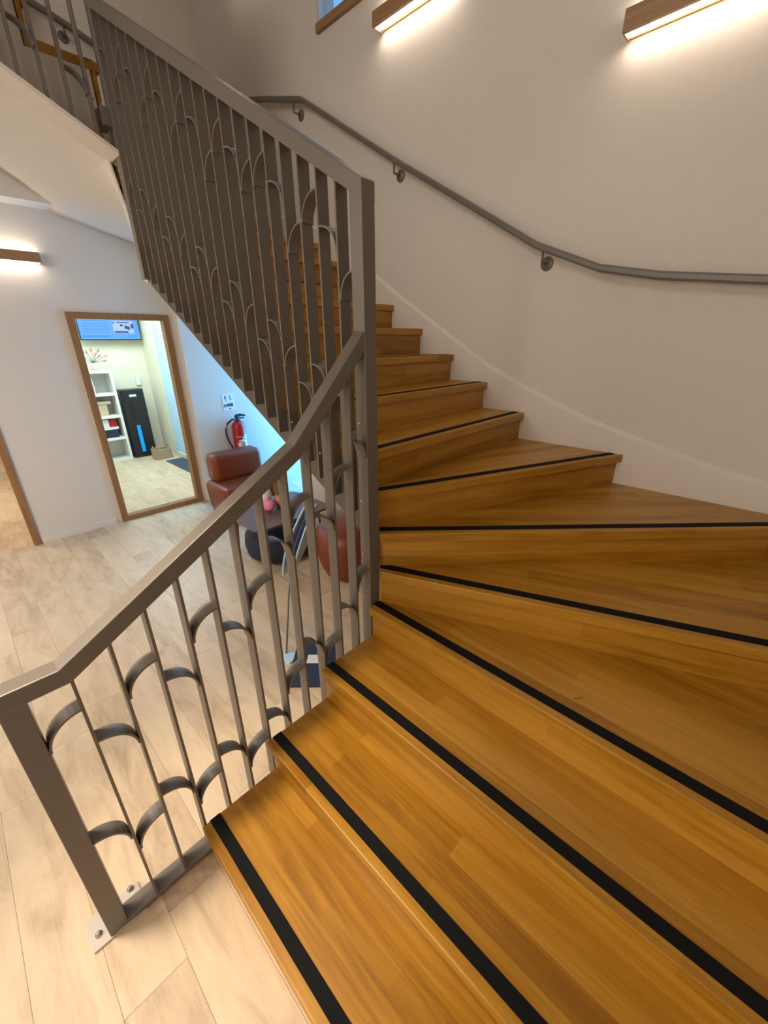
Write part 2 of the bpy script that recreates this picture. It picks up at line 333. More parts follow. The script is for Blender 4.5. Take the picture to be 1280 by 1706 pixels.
# nosing line k: point, direction along the nosing (from the inner post outwards)
def nosing(k):
    if k <= 4: return ((k - 4) * G, 0.0), -90.0
    if k == 5: return (0.010, 0.012), -68.04
    if k == 6: return (-0.003, 0.004), -45.22
    if k == 7: return (0.0, 0.0), -22.36
    if k <= 15: return (0.0, (k - 8) * G), 0.0
    if k == 16: return (0.0, C2Y), 22.5
    if k == 17: return (0.0, C2Y), 45.0
    if k == 18: return (0.0, C2Y), 67.5
    return (-(k - 19) * G + 0.06, C2Y), 90.0
def half(k, d):
    """half plane 'beyond nosing k by d' -> a,b,c"""
    p, an = nosing(k); nx, ny = -math.sin(an * D2R), math.cos(an * D2R)
    return nx, ny, nx * p[0] + ny * p[1] + d
def domain(k):
    if k <= 3: return [(-2, -1.528), (2, -1.528), (2, -LI), (-2, -LI)]
    if k == 4: return [(-2, -1.528), (OUT, -1.528), (OUT, -LI - .003), (-2, -LI - .003)]
    if k in (5, 6): return clip([(-.5, -1.528), (OUT, -1.528), (OUT, 1), (-.5, 1)], 1, -1, 2 * LI + .004)
    if k == 7: return [(LI + .003, -1.528), (OUT, -1.528), (OUT, 1), (LI + .003, 1)]
    if k <= 14: return [(LI, -1), (OUT, -1), (OUT, 4), (LI, 4)]
    if k == 15: return [(LI + .003, -1), (OUT, -1), (OUT, FARY - .002), (LI + .003, FARY - .002)]
    if k in (16, 17): return clip([(-.5, 1), (OUT, 1), (OUT, FARY - .002), (-.5, FARY - .002)], 1, 1, C2Y + 2 * LI)
    if k == 18: return [(-.5, C2Y + LI), (OUT, C2Y + LI), (OUT, FARY - .002), (-.5, FARY - .002)]
    return [(-3, C2Y + LI), (1, C2Y + LI), (1, 3.438), (-3, 3.438)]
def slab(k, d0, kk, d1):
    poly = clip(domain(k), *half(k, d0)); a, b_, c = half(kk, d1); return clip(poly, -a, -b_, -c)
NST = 21
for k in range(1, NST + 1):
    p, an = nosing(k); rot = an * D2R
    z = k * RH
    org = (p[0] + 0.7 * math.cos(rot), p[1] + 0.7 * math.sin(rot), z - TT)
    poly = slab(k, 0, k + 1, 0.045)
    t = prism('tread', 'oak', poly, z - TT, z, st, rot=rot, origin=org, bevel=0.004)
    if k == 4: t4 = t
    sp_ = slab(k, 0.030, k, 0.068)
    # the strip stops short of the wall
    cx, cy = math.cos(rot), math.sin(rot); far = max(q[0] * cx + q[1] * cy for q in sp_) - (0.035 if k >= 7 else 0.006)
    sp_ = clip(sp_, -cx, -cy, -far)
    if len(sp_) >= 3: prism('anti_slip_strip', 'black', sp_, z - 0.001, z + 0.0018, t, rot=rot, origin=(org[0], org[1], z))
    rp_ = slab(k, 0.022, k, 0.044)
    prism('riser', 'oak', rp_, z - RH, z - TT - 0.0005, st, rot=rot, origin=(org[0], org[1], z - RH))
# dark knot in the fourth tread
kn = [(0.130 + 0.019 * math.cos(a) * 0.75 + 0.005 * math.sin(a) * 0.66, -0.954 - 0.019 * math.cos(a) * 0.66 + 0.005 * math.sin(a) * 0.75) for a in [2 * math.pi * i / 14 for i in range(14)]]
prism('knot', 'frame', kn, 4 * RH - 0.0005, 4 * RH + 0.0003, t4)
# cheeks and soffits
pts = [(-3 * G + 0.05, 0.0)]
for k in range(1, 5): pts += [((k - 4) * G + 0.05, k * RH - TT - .001), ((k - 3) * G + 0.05 if k < 4 else 0.07, k * RH - TT - .001)]
pts.append((0.07, 0.0))
extr('stringer', 'soffit', pts, 'Y', -LI - 0.03, -LI - 0.004, st)
sof = lambda y: 0.982 + 0.585 * y
pts = [(0.05, sof(0.05) - 0.014)]
for k in range(8, 16): pts += [((k - 8) * G + 0.05, k * RH - TT - .001), (min((k - 7) * G + 0.05, C2Y), k * RH - TT - .001)]
pts.append((C2Y, sof(C2Y) - 0.014))
extr('stringer', 'steel_shaded', pts, 'X', LI + 0.004, LI + 0.03, st)
# one smooth underside: second flight, helical turn, third flight (a 2 cm board, its lower skin finely divided)
zin = lambda th: sof(C2Y) + (2.80 - sof(C2Y)) * th / 90
S3E = 1.0
s3 = lambda s: 2.80 + 0.5957 * s
sec = []
for i in range(9): y = 0.05 + (C2Y - 0.05) * i / 8; sec.append(((LI + 0.031, y), (WX - 0.002, y), sof(y)))
NA = 48
for i in range(1, NA):
    th = 90 * i / NA; c, s_ = math.cos(th * D2R), math.sin(th * D2R)
    ro = min((WX - 0.002) / c if c > 1e-6 else 9, (FARY - 0.002 - C2Y) / s_ if s_ > 1e-6 else 9)
    sec.append(((0.06 * c, C2Y + 0.06 * s_), (ro * c, C2Y + ro * s_), zin(th)))
for i in range(9): x = -S3E * i / 8; sec.append(((x, C2Y + 0.06), (x, FARY - 0.002 if i == 0 else 3.438), s3(-x)))
vv = []; ff = []; NR = 10
for (pi, po_, z) in sec:
    for j in range(NR + 1): t = j / NR; vv.append((pi[0] + (po_[0] - pi[0]) * t, pi[1] + (po_[1] - pi[1]) * t, z))
for i in range(len(sec) - 1):
    for j in range(NR): a = i * (NR + 1) + j; ff.append((a, a + 1, a + NR + 2, a + NR + 1))
nb = len(vv); so_ = meshobj('soffit', vv, ff, 'soffit', st, smooth=True)
_m = so_.modifiers.new('board', 'SOLIDIFY'); _m.thickness = 0.02; _m.offset = 0; 
# inner cheek of the second turn and third flight
pts = [(0.0, s3(0.0)), (-S3E, s3(S3E))]
pts2 = []
for k in range(19, NST + 1): pts2 += [(-(k - 19) * G + 0.01, k * RH - TT - .001), (-(k - 18) * G + 0.01, k * RH - TT - .001)]
pts = pts + pts2[::-1] + [(0.0, 19 * RH - TT - .002)] if False else [(0.06, s3(-0.06)), (-S3E, s3(S3E)), (-S3E, NST * RH - TT - .001)] + [q for q in pts2[::-1] if q[0] > -S3E] + [(pts2[0][0], 18 * RH - TT), (0.06, 18 * RH - TT)]
extr('stringer', 'soffit', pts, 'Y', C2Y + LI + 0.004, C2Y + LI + 0.03, st)
# curved cheek between the two undersides at the inner post
extr('cheek', 'soffit', [(C2Y - 0.03, sof(C2Y) - .01), (C2Y + 0.07, sof(C2Y) + 0.03), (C2Y + 0.09, 2.82), (C2Y + 0.09, 18 * RH - TT), (C2Y - 0.03, 15 * RH - TT)], 'X', 0.052, 0.07, st)

# ---------------------------------------------------------------- balustrades
CENX, CENY = 0.046, -0.046; PB = 0.058; BW = 0.05; BT = 0.008
def quarter(w_, h_, n_=10):
    return [(w_ * (1 - math.cos(math.pi / 2 * i / n_)), h_ * math.sin(math.pi / 2 * i / n_)) for i in range(n_ + 1)]
def scroll(parent, axis, a_from, a_to, ztip, cc, hh=0.088, th=0.006, wdt=BW):
    """flat strip bent to a quarter circle: upright at a_from, level at a_to"""
    q = quarter(abs(a_to - a_from), hh); sg = 1 if a_to > a_from else -1
    outer = [(a_from + sg * p[0], ztip - hh + p[1]) for p in q]
    q2 = quarter(abs(a_to - a_from) - th, hh - th); inner = [(a_from + sg * (p[0] + th), ztip - hh + p[1]) for p in q2]
    # quads so the curved strip shades smoothly
    v = []; f = []
    P3 = (lambda a, z, c: (a, c, z)) if axis == 'Y' else (lambda a, z, c: (c, a, z))
    for (o_, i_) in zip(outer, inner):
        v += [P3(o_[0], o_[1], cc - wdt / 2), P3(o_[0], o_[1], cc + wdt / 2), P3(i_[0], i_[1], cc + wdt / 2), P3(i_[0], i_[1], cc - wdt / 2)]
    for i in range(len(outer) - 1):
        for j in range(4): a, b_ = 4 * i + j, 4 * i + (j + 1) % 4; f.append((a, b_, b_ + 4, a + 4))
    f += [(0, 1, 2, 3), tuple(range(len(v) - 4, len(v)))]
    o = meshobj('scroll', v, f, 'steel', parent)
    for p in o.data.polygons: p.use_smooth = False
    return o
def interp(tab, x):
    for (x0, z0), (x1, z1) in zip(tab, tab[1:]):
        if x <= x1: return z0 + (z1 - z0) * (x - x0) / (x1 - x0)
    return tab[-1][1]

# lower balustrade (along X at y = CENY)
lb = empty('balustrade', (-0.55, CENY, 0), 'short sloping taupe steel balustrade beside the lowest steps, its post bolted to the floor', 'balustrade')
X0 = CENX
rt = [(X0 - 1.232, 1.046), (X0 - 1.10, 1.046), (X0 - 0.357, 1.478), (X0 - 0.029, 1.825)]
rb = [(X0 - 1.232, 0.996), (X0 - 1.085, 0.996), (X0 - 0.338, 1.430), (X0 - 0.029, 1.757)]
extr('handrail', 'steel', rt + rb[::-1], 'Y', CENY - 0.027, CENY + 0.027, lb, bevel=0.003)
box('post', 'steel', X0 - 1.2285, X0 - 1.175, CENY - 0.0262, CENY + 0.0262, 0.010, 1.000, lb, bevel=0.002)
LBX = {i: X0 - 1.083 + 0.0979 * (i - 1) for i in range(1, 12)}
for i, x in LBX.items():
    box('baluster', 'steel', x - BT / 2, x + BT / 2, CENY - BW / 2, CENY + BW / 2, 0.028, interp(rb, x) + 0.003, lb)
edge = lambda i, side: (X0 - 1.175 if i == 0 else (X0 - 0.029 if i == 12 else LBX[i] + side * BT / 2))
row1 = {0: ('A', .904), 1: ('B', .777), 2: ('A', .942), 3: ('B', .855), 4: ('A', 1.020), 5: ('B', .924), 6: ('A', 1.040), 7: ('B', 1.176), 8: ('A', 1.290), 9: ('B', 1.205), 10: ('A', 1.356), 11: ('B', 1.457)}
row2 = {0: ('B', .436), 1: ('A', .367), 2: ('B', .436), 3: ('A', .360), 4: ('B', .430), 5: ('A', .352), 6: ('B', .440), 7: ('A', .580), 8: ('B', .677), 9: ('A', .603), 10: ('B', .749), 11: ('A', .873)}
for row in (row1, row2):
    for i, (ty, zt) in row.items():
        a, b_ = edge(i, 1), edge(i + 1, -1)
        scroll(lb, 'Y', a, b_, zt, CENY) if ty == 'A' else scroll(lb, 'Y', b_, a, zt, CENY)
box('bottom_rail', 'steel', X0 - 1.175, X0 - 0.029, CENY - 0.03, CENY + 0.03, 0.018, 0.030, lb, bevel=0.001)
for x in (X0 - 0.9, X0 - 0.45): box('foot', 'steel', x - 0.02, x + 0.02, CENY - 0.02, CENY + 0.02, 0.0, 0.018, lb)
bp_ = box('base_plate', 'whitesteel', X0 - 1.277, X0 - 1.12, CENY - 0.030, CENY + 0.078, 0.0, 0.010, lb, bevel=0.001)
bp_['label'] = 'pale steel base plate'
for (x, y) in ((-1.208, -0.036), (-1.098, 0.022)):
    lathe('bolt', 'zinc', [(0.011, 0), (0.011, 0.004), (0.007, 0.005), (0.007, 0.012), (0.004, 0.015)], (x, y, 0.010), bp_, n=10)

# upper balustrade (along Y at x = CENX)
ub = empty('balustrade', (CENX, 0.95, 0), 'tall taupe steel screen balustrade of close upright bars rising from the centre post', 'balustrade')
Y0 = CENY; NP = Y0 + 1.985
zr = lambda t: 2.272 + 0.592 * t     # top of the rail, t from the centre post
box('post', 'steel', CENX - PB / 2, CENX + PB / 2, Y0 - PB / 2, Y0 + PB / 2, 0.031, zr(-0.029) - 0.003, ub, bevel=0.002)
extr('handrail', 'steel', [(Y0 - 0.030, zr(-0.030)), (NP + 0.03, zr(2.015)), (NP + 0.03, zr(2.015) - 0.058), (Y0 - 0.030, zr(-0.030) - 0.058)], 'X', CENX - 0.030, CENX + 0.030, ub, bevel=0.003)
box('post', 'steel', CENX - PB / 2, CENX + PB / 2, NP - PB / 2, NP + PB / 2, 2.16, zr(1.956) - 0.05, ub, bevel=0.002)
UBY = {k: Y0 + 0.0982 * k + 0.004 for k in range(1, 20)}
for k, y in UBY.items():
    box('baluster', 'steel', CENX - BW / 2, CENX + BW / 2, y - BT / 2, y + BT / 2, 1.066 + 0.58 * y, zr(y - Y0) - 0.05, ub)
ue = lambda i, side: (Y0 + PB / 2 if i == 0 else (NP - PB / 2 if i == 20 else UBY[i] + side * BT / 2))
r1 = {0: ('P', -.275), 1: ('Q', -.222), 2: ('P', -.116), 3: ('P', -.255), 6: ('P', -.178)}
r2 = {}
for i in range(20):
    if i not in r1: r1[i] = ('Q', -.209) if i % 3 == 1 else (('P', -.120) if i % 3 == 2 else ('P', -.255))
    r2[i] = ('P', -.733) if i % 3 == 1 else (('Q', -.738) if i % 3 == 2 else ('Q', -.872))
for row in (r1, r2):
    for i, (ty, dz) in row.items():
        lo, hi = ue(i, 1), ue(i + 1, -1)
        if ty == 'P': scroll(ub, 'X', hi, lo, zr(lo - Y0) + dz, CENX)      # upright at the higher bar, level at the lower one
        else: scroll(ub, 'X', lo, hi, zr(hi - Y0) + dz, CENX)
for (z, dx) in ((1.50, 0), (1.18, 0), (0.93, 0), (0.72, 0)):
    lathe('bolt', 'zinc', [(0.006, 0), (0.006, 0.002), (0.003, 0.004)], (CENX - PB / 2, Y0 + 0.012, z), ub, axis=(-1, 0, 0), n=8)
for k in (3, 4, 5): lathe('bolt', 'zinc', [(0.007, 0), (0.007, 0.002), (0.003, 0.005)], (CENX - BW / 2 + 0.012, UBY[k] - BT / 2, sof(UBY[k]) + 0.20), ub, axis=(0, -1, 0), n=8)

# balustrade of the third flight (along -X at y = NP)
tb = empty('balustrade', (-0.4, NP, 2.8), 'high taupe steel balustrade over the white soffit, cut by the top left corner', 'balustrade')
zb3 = lambda s: 2.805 + 0.50 * s
zt3 = lambda s: 4.16 + 0.5957 * s
TBX = {k: CENX - 0.0985 * k - 0.012 for k in range(1, 10)}
XE = TBX[9] - 0.06
extr('handrail', 'steel', [(CENX - PB / 2, zt3(0.02)), (XE, zt3(-XE)), (XE, zt3(-XE) - 0.058), (CENX - PB / 2, zt3(0.02) - 0.058)], 'Y', NP - 0.027, NP + 0.027, tb, bevel=0.003)
box('post', 'steel', XE - 0.05, XE, NP - 0.027, NP + 0.027, zb3(-XE), zt3(-XE) - 0.01, tb, bevel=0.002)
box('post', 'steel', CENX - PB / 2, CENX + PB / 2, NP - PB / 2, NP + PB / 2, zr(1.956) - 0.05, zt3(0.02), tb, bevel=0.002)
for k, x in TBX.items():
    box('baluster', 'steel', x - BT / 2, x + BT / 2, NP - BW / 2, NP + BW / 2, zb3(-x), zt3(-x) - 0.05, tb)
extr('bottom_rail', 'soffit', [(CENX - 0.03, zb3(-CENX + 0.03) - 0.022), (XE, zb3(-XE) - 0.022), (XE, zb3(-XE)), (CENX - 0.03, zb3(-CENX + 0.03))], 'Y', NP - 0.03, NP + 0.12, tb)
for i, (up, dz) in {0: (1, 0.78), 1: (0, 0.22), 2: (1, 0.60), 3: (0, 0.24), 4: (1, 0.62)}.items():
    hi = CENX - PB / 2 if i == 0 else TBX[i] - BT / 2; lo = TBX[i + 1] + BT / 2
    scroll(tb, 'Y', hi, lo, zb3(-lo) + dz, NP, hh=0.10) if up else scroll(tb, 'Y', hi, lo, zb3(-lo) + dz, NP)
box('bracket_plate', 'steel', CENX - 0.075, CENX - 0.029, NP - 0.02, NP + 0.10, 2.90, 2.985, tb, bevel=0.002)

# ---------------------------------------------------------------- wall handrails
def handrail(label, pts, ros, axis):
    e = empty('wall_handrail', pts[len(pts) // 2], label, 'handrail')
    # flat-oval bar swept along the points
    v = []; f = []; hw, hh = 0.021, 0.019; ns = 12
    for p in pts:
        for k in range(ns):
            a = 2 * math.pi * (k + .5) / ns; c, s = math.cos(a), math.sin(a)
            c = math.copysign(abs(c) ** 0.5, c); s = math.copysign(abs(s) ** 0.5, s)
            v.append((p[0] + (hw * c if axis == 'X' else 0), p[1] + (hw * c if axis == 'Y' else 0), p[2] + hh * s))
    for i in range(len(pts) - 1):
        for k in range(ns): f.append((i * ns + k, i * ns + (k + 1) % ns, (i + 1) * ns + (k + 1) % ns, (i + 1) * ns + k))
    f += [tuple(range(ns)), tuple(range((len(pts) - 1) * ns, len(pts) * ns))]
    meshobj('rail', v, f, 'steel', e)
    for (wpt, rp) in ros:
        W_ = Vector(wpt); R_ = Vector(rp); nrm = Vector((-1, 0, 0)) if axis == 'X' else Vector((0, -1, 0))
        k = lathe('bracket', 'steel', [(0.036, 0), (0.036, 0.006), (0.030, 0.009), (0.012, 0.010), (0.010, 0.014)], W_, e, axis=nrm, n=20)
        tube('arm', 'steel', [W_ + nrm * 0.012, Vector((R_.x if axis == 'X' else W_.x, R_.y if axis == 'Y' else W_.y, W_.z)), R_ + Vector((0, 0, -0.016))], 0.007, k, n=8)
    return e
hx = WX - 0.07
hp = [(-1.50, 1.975), (-1.007, 2.013), (-0.608, 2.066), (-0.331, 2.124), (0.032, 2.273), (0.494, 2.543), (1.081, 2.883), (2.046, 3.473), (2.55, 3.622), (3.2, 3.80)]
handrail('taupe steel handrail fixed to the stair wall below the two wall lights', [(hx, y, z) for y, z in hp],
         [((WX, y, z), (hx, y, interp(hp, y))) for y, z in ((2.155, 3.43), (1.098, 2.822), (-0.016, 2.185))], 'X')
hy = FARY - 0.07
hp2 = [(1.2, 3.83), (0.576, 4.001), (0.441, 4.043), (0.296, 4.079), (0.02, 4.13)]
handrail('taupe steel handrail seen through the bars in the top left corner', [(x, hy, z) for x, z in hp2[::-1]],
         [((0.377, FARY, 4.001), (0.377, hy, 4.058))], 'Y')

# ---------------------------------------------------------------- wall lights
def wall_light(label, wall, a0, a1, z0, z1, est=1.0):
    d0, d1 = 0.0, 0.095
    if wall == 'X': B = lambda n_, m_, p, q, r, s, z_, zz, par: box(n_, m_, WX - q, WX - p, r, s, z_, zz, par)
    else: B = lambda n_, m_, p, q, r, s, z_, zz, par: box(n_, m_, r, s, FARY - q, FARY - p, z_, zz, par)
    c = (a0 + a1) / 2
    e = empty('wall_light', (WX, c, z0) if wall == 'X' else (c, FARY, z0), label, 'wall light', 'oak wall lights')
    B('body', 'lampwood', d0 + 0.078, d1, a0, a1, z0, z1, e)
    B('back_board', 'lampwood', d0, 0.012, a0, a1, z0 + .008, z1 - .008, e)
    B('end_cap', 'lampwood', 0.012, 0.078, a0, a0 + 0.006, z0, z1, e); B('end_cap', 'lampwood', 0.012, 0.078, a1 - 0.006, a1, z0, z1, e)
    B('led_strip', 'led', 0.040, 0.074, a0 + 0.007, a1 - 0.007, z0 + 0.001, z0 + 0.012, e)
    B('led_strip', 'led', 0.040, 0.074, a0 + 0.007, a1 - 0.007, z1 - 0.012, z1 - 0.001, e)
    return e
wall_light('oak wall light on the stair wall beside the window sill', 'X', 0.66, 1.262, 3.575, 3.645)
wall_light('large oak wall light at the top right above the handrail', 'X', -0.87, -0.262, 3.008, 3.084)
wall_light('oak wall light high on the stair wall above the frame edge', 'X', 2.30, 2.92, 4.55, 4.62)
wall_light('oak wall light on the grey wall at the left edge above the glazed opening', 'Y', -0.80, -0.195, 2.405, 2.478)

# ---------------------------------------------------------------- things under the stairs
def rbox(name, m, x0, x1, y0, y1, z0, z1, bev, parent=None, taper=0.0, seg=6):
    v = boxv(x0, x1, y0, y1, z0, z1)
    if taper:
        cx, cy = (x0 + x1) / 2, (y0 + y1) / 2
        v = [((p[0] - cx) * (1 - taper) + cx, (p[1] - cy) * (1 - taper) + cy, p[2]) if i < 4 else p for i, p in enumerate(v)]
    o = meshobj(name, v, BF, m, parent, bevel=bev, seg=seg)
    for p in o.data.polygons: p.use_smooth = True
    return o
ch = empty('lounge_chair', (0.89, 2.95, 0), 'rust leather lounge chair with a rounded back below the fire extinguisher', 'chair')
rbox('seat', 'leather', 0.625, 1.24, 2.66, 3.18, 0.06, 0.395, 0.06, ch, 0.06)
rbox('backrest', 'leather', 0.690, 1.265, 2.98, 3.22, 0.370, 0.685, 0.065, ch)
for (x, y) in ((0.68, 2.72), (1.12, 2.72), (0.68, 3.1), (1.12, 3.1)): lathe('foot', 'blackmetal', [(0.02, 0), (0.025, 0.07)], (x, y, 0), ch, n=12)
po = empty('pouf', (0.95, 0.98, 0), 'round rust leather pouf behind the bars next to the centre post', 'pouf')
lathe('cushion', 'leather', [(0.17, 0.012), (0.21, 0.03), (0.25, 0.12), (0.28, 0.26), (0.282, 0.35), (0.265, 0.41), (0.21, 0.447), (0.10, 0.462), (0.01, 0.464)], (0.89, 1.07, 0), po, n=40)
lathe('base', 'blackmetal', [(0.15, 0.0), (0.15, 0.014)], (0.89, 1.07, 0), po, n=32)
ct = empty('coffee_table', (0.65, 1.74, 0), 'low walnut coffee table on thin black legs under the stair', 'table')
def rrect(x0, x1, y0, y1, r, n_=5):
    out = []
    for cx, cy, a0 in ((x1 - r, y1 - r, 0), (x0 + r, y1 - r, 90), (x0 + r, y0 + r, 180), (x1 - r, y0 + r, 270)):
        for i in range(n_ + 1): a = (a0 + 90 * i / n_) * D2R; out.append((cx + r * math.cos(a), cy + r * math.sin(a)))
    return out
prism('tabletop', 'table', rrect(0.29, 1.03, 1.45, 2.05, 0.09), 0.432, 0.45, ct)
prism('apron', 'blackmetal', rrect(0.33, 0.99, 1.49, 2.01, 0.07), 0.418, 0.432, ct)
for (x, y) in ((0.38, 1.54), (0.38, 1.96), (0.94, 1.54), (0.94, 1.96)): tube('leg', 'blackmetal', [(x, y, 0.42), (x + (-.02 if x < .6 else .02), y + (-.01 if y < 1.7 else .01), 0.0)], 0.009, ct, n=8)
op = empty('ottoman', (0.67, 1.85, 0), 'dark navy ottoman tucked under the coffee table', 'ottoman')
lathe('cushion', 'navy', [(0.26, 0.02), (0.30, 0.05), (0.315, 0.14), (0.305, 0.22), (0.27, 0.25), (0.01, 0.26)], (0.69, 1.80, 0), op, n=36)
lathe('base', 'blackmetal', [(0.20, 0.0), (0.20, 0.02)], (0.67, 1.85, 0), op, n=28)
# decorations on the table
bq = empty('flower_pot', (0.60, 1.83, 0.45), 'pink flower ball with a white and salmon wrapper on the coffee table', 'flowers')
lathe('wrapper', 'salmon', [(0.030, 0.0), (0.040, 0.02), (0.046, 0.07)], (0.590, 1.815, 0.45), bq, n=16)
lathe('paper_collar', 'white', [(0.046, 0.07), (0.060, 0.12), (0.052, 0.17), (0.02, 0.19)], (0.590, 1.815, 0.45), bq, n=10)
vv = []; ff = []
bm = bmesh.new(); bmesh.ops.create_icosphere(bm, subdivisions=3, radius=0.05)
for v in bm.verts: v.co *= 1 + 0.10 * math.sin(v.co.x * 300) * math.sin(v.co.y * 260 + 1) + random.uniform(-.05, .05)
vv = [(v.co.x + 0.585, v.co.y + 1.745, v.co.z + 0.505) for v in bm.verts]; ff = [tuple(v.index for v in f.verts) for f in bm.faces]; bm.free()
meshobj('blossom', vv, ff, 'pink', bq, smooth=True)
pv = empty('vase', (0.66, 1.76, 0.45), 'small round peach vase with a dried brown leaf on the coffee table', 'vase')
lathe('body', 'peach', [(0.022, 0), (0.045, 0.02), (0.055, 0.055), (0.045, 0.09), (0.02, 0.105), (0.022, 0.112)], (0.705, 1.775, 0.45), pv, n=24)
tube('stem', 'darkstem', [(0.705, 1.775, 0.55), (0.715, 1.785, 0.62), (0.73, 1.80, 0.72)], 0.007, pv, n=8)
lf = [(0, 0), (0.025, 0.05), (0.03, 0.10), (0.015, 0.16), (-0.01, 0.20), (-0.03, 0.13), (-0.028, 0.06)]
extr('leaf', 'dried', [(0.69 + a, 0.55 + b_) for a, b_ in lf], 'Y', 1.773, 1.777, pv)
tag_ = None
# sign stand behind the lowest bars
ss = empty('sign_stand', (-0.02, 0.45, 0), 'slender stand with a navy floor plate and pale blue leaflet panels behind the bars', 'stand')
def P2(wx, wy):   # camera-ground axes -> stair axes
    a1 = (0.69513686, 0.71887742); a2 = (-0.71887742, 0.69513686); dx, dy = wx + 0.1283, wy - 1.5837
    return (dx * a1[0] + dy * a1[1], dx * a2[0] + dy * a2[1])
pl = [P2(*p) for p in ((-0.555, 1.72), (-0.30, 1.72), (-0.30, 2.06), (-0.555, 2.06))]
prism('floor_plate', 'navyp', pl, 0.0, 0.022, ss, bevel=0.003)
prism('label_card', 'paper', [P2(*p) for p in ((-0.47, 1.885), (-0.38, 1.885), (-0.38, 1.955), (-0.47, 1.955))], 0.0221, 0.0235, ss)
f0 = P2(-0.612, 1.985)
prism('foot', 'clearblue', [P2(*p) for p in ((-0.625, 1.935), (-0.575, 1.90), (-0.545, 1.95), (-0.555, 1.99), (-0.625, 2.02))], 0.0, 0.010, ss)
p1 = P2(-0.56, 2.02); tp = P2(-0.47, 2.06)
tube('pole', 'greypole', [(*f0, 0.008), (*P2(-0.575, 2.03), 0.36), (*P2(-0.545, 2.06), 0.62)], 0.006, ss, n=8)
def panel(name, m, off, z0, z1, curve, wd):
    prof = []
    v = []; f = []; n_ = 12
    for i in range(n_ + 1):
        t = i / n_; z = z0 + (z1 - z0) * t
        hwid = wd * math.sin(math.pi * (0.12 + 0.80 * t)) ** 0.8
        x = -0.585 + off + 0.165 * (z - 0.52) / 0.45 + curve * math.sin(math.pi * t); y = 2.07
        for (dx, dy) in ((-.004, -hwid), (.004, -hwid), (.004, hwid), (-.004, hwid)): v.append((*P2(x + dx + dy * 0.22, y + dy), z))
    for i in range(n_):
        for j in range(4): a, b_ = 4 * i + j, 4 * i + (j + 1) % 4; f.append((a, b_, b_ + 4, a + 4))
    f += [(0, 1, 2, 3), tuple(range(4 * n_, 4 * n_ + 4))]
    return meshobj(name, v, f, m, ss)
panel('leaflet_panel', 'clearblue', 0.0, 0.54, 0.98, -0.012, 0.10)
panel('leaflet_panel', 'midblue', 0.022, 0.60, 0.95, -0.004, 0.06)
panel('leaflet_panel', 'clearblue', 0.045, 0.58, 0.96, 0.006, 0.085)

# ---------------------------------------------------------------- fire extinguisher and its notice
EY = 3.52
fe = empty('fire_extinguisher', (1.275, EY - 0.09, 0.42), 'red fire extinguisher hung on the wall above the rust chair', 'fire extinguisher')
ex, ey = 1.245, EY - 0.088
lathe('cylinder', 'red', [(0.07, 0.42), (0.077, 0.435), (0.077, 0.86), (0.070, 0.895), (0.045, 0.922), (0.030, 0.930)], (ex, ey, 0), fe, n=32)
lathe('valve', 'rubber', [(0.030, 0.925), (0.034, 0.94), (0.026, 0.955), (0.02, 0.985)], (ex, ey, 0), fe, n=16)
extr('lever', 'rubber', [(ex - 0.03, 0.968), (ex + 0.05, 0.978), (ex + 0.105, 0.972), (ex + 0.108, 0.988), (ex + 0.05, 1.006), (ex - 0.01, 1.003)], 'Y', ey - 0.012, ey + 0.012, fe)
extr('carry_handle', 'rubber', [(ex - 0.01, 0.950), (ex + 0.08, 0.950), (ex + 0.09, 0.962), (ex - 0.01, 0.964)], 'Y', ey - 0.012, ey + 0.012, fe)
hs = [(ex - 0.02, 0.957), (ex - 0.075, 0.952), (ex - 0.135, 0.915), (ex - 0.165, 0.85), (ex - 0.165, 0.78), (ex - 0.145, 0.70), (ex - 0.110, 0.62), (ex - 0.088, 0.56)]
tube('hose', 'rubber', [(x, ey - 0.02, z) for x, z in hs], 0.0115, fe, n=10)
tube('nozzle', 'rubber', [(ex - 0.090, ey - 0.02, 0.57), (ex - 0.072, ey - 0.02, 0.50)], 0.018, fe, n=12)
extr('wall_bracket', 'pale_red', [(ex - 0.15, 0.50), (ex + 0.02, 0.50), (ex + 0.02, 0.525), (ex - 0.13, 0.53)], 'Y', EY - 0.03, EY, fe)
def wrap(name, m, pts, parent, r=0.0778):
    """flat print laid on the cylinder: (angle in degrees from the camera-facing side, z)"""
    v = [(ex + r * math.cos(a * D2R), ey + r * math.sin(a * D2R), z) for a, z in pts]
    return v
def decal(name, m, rows, r=0.0778):
    v = []; f = []
    for z, a0, a1 in rows:
        for j in range(9):
            a = (a0 + (a1 - a0) * j / 8) * D2R; v.append((ex + r * math.cos(a), ey + r * math.sin(a), z))
    for i in range(len(rows) - 1):
        for j in range(8): f.append((i * 9 + j, i * 9 + j + 1, (i + 1) * 9 + j + 1, (i + 1) * 9 + j))
    return meshobj(name, v, f, m, fe, smooth=True)
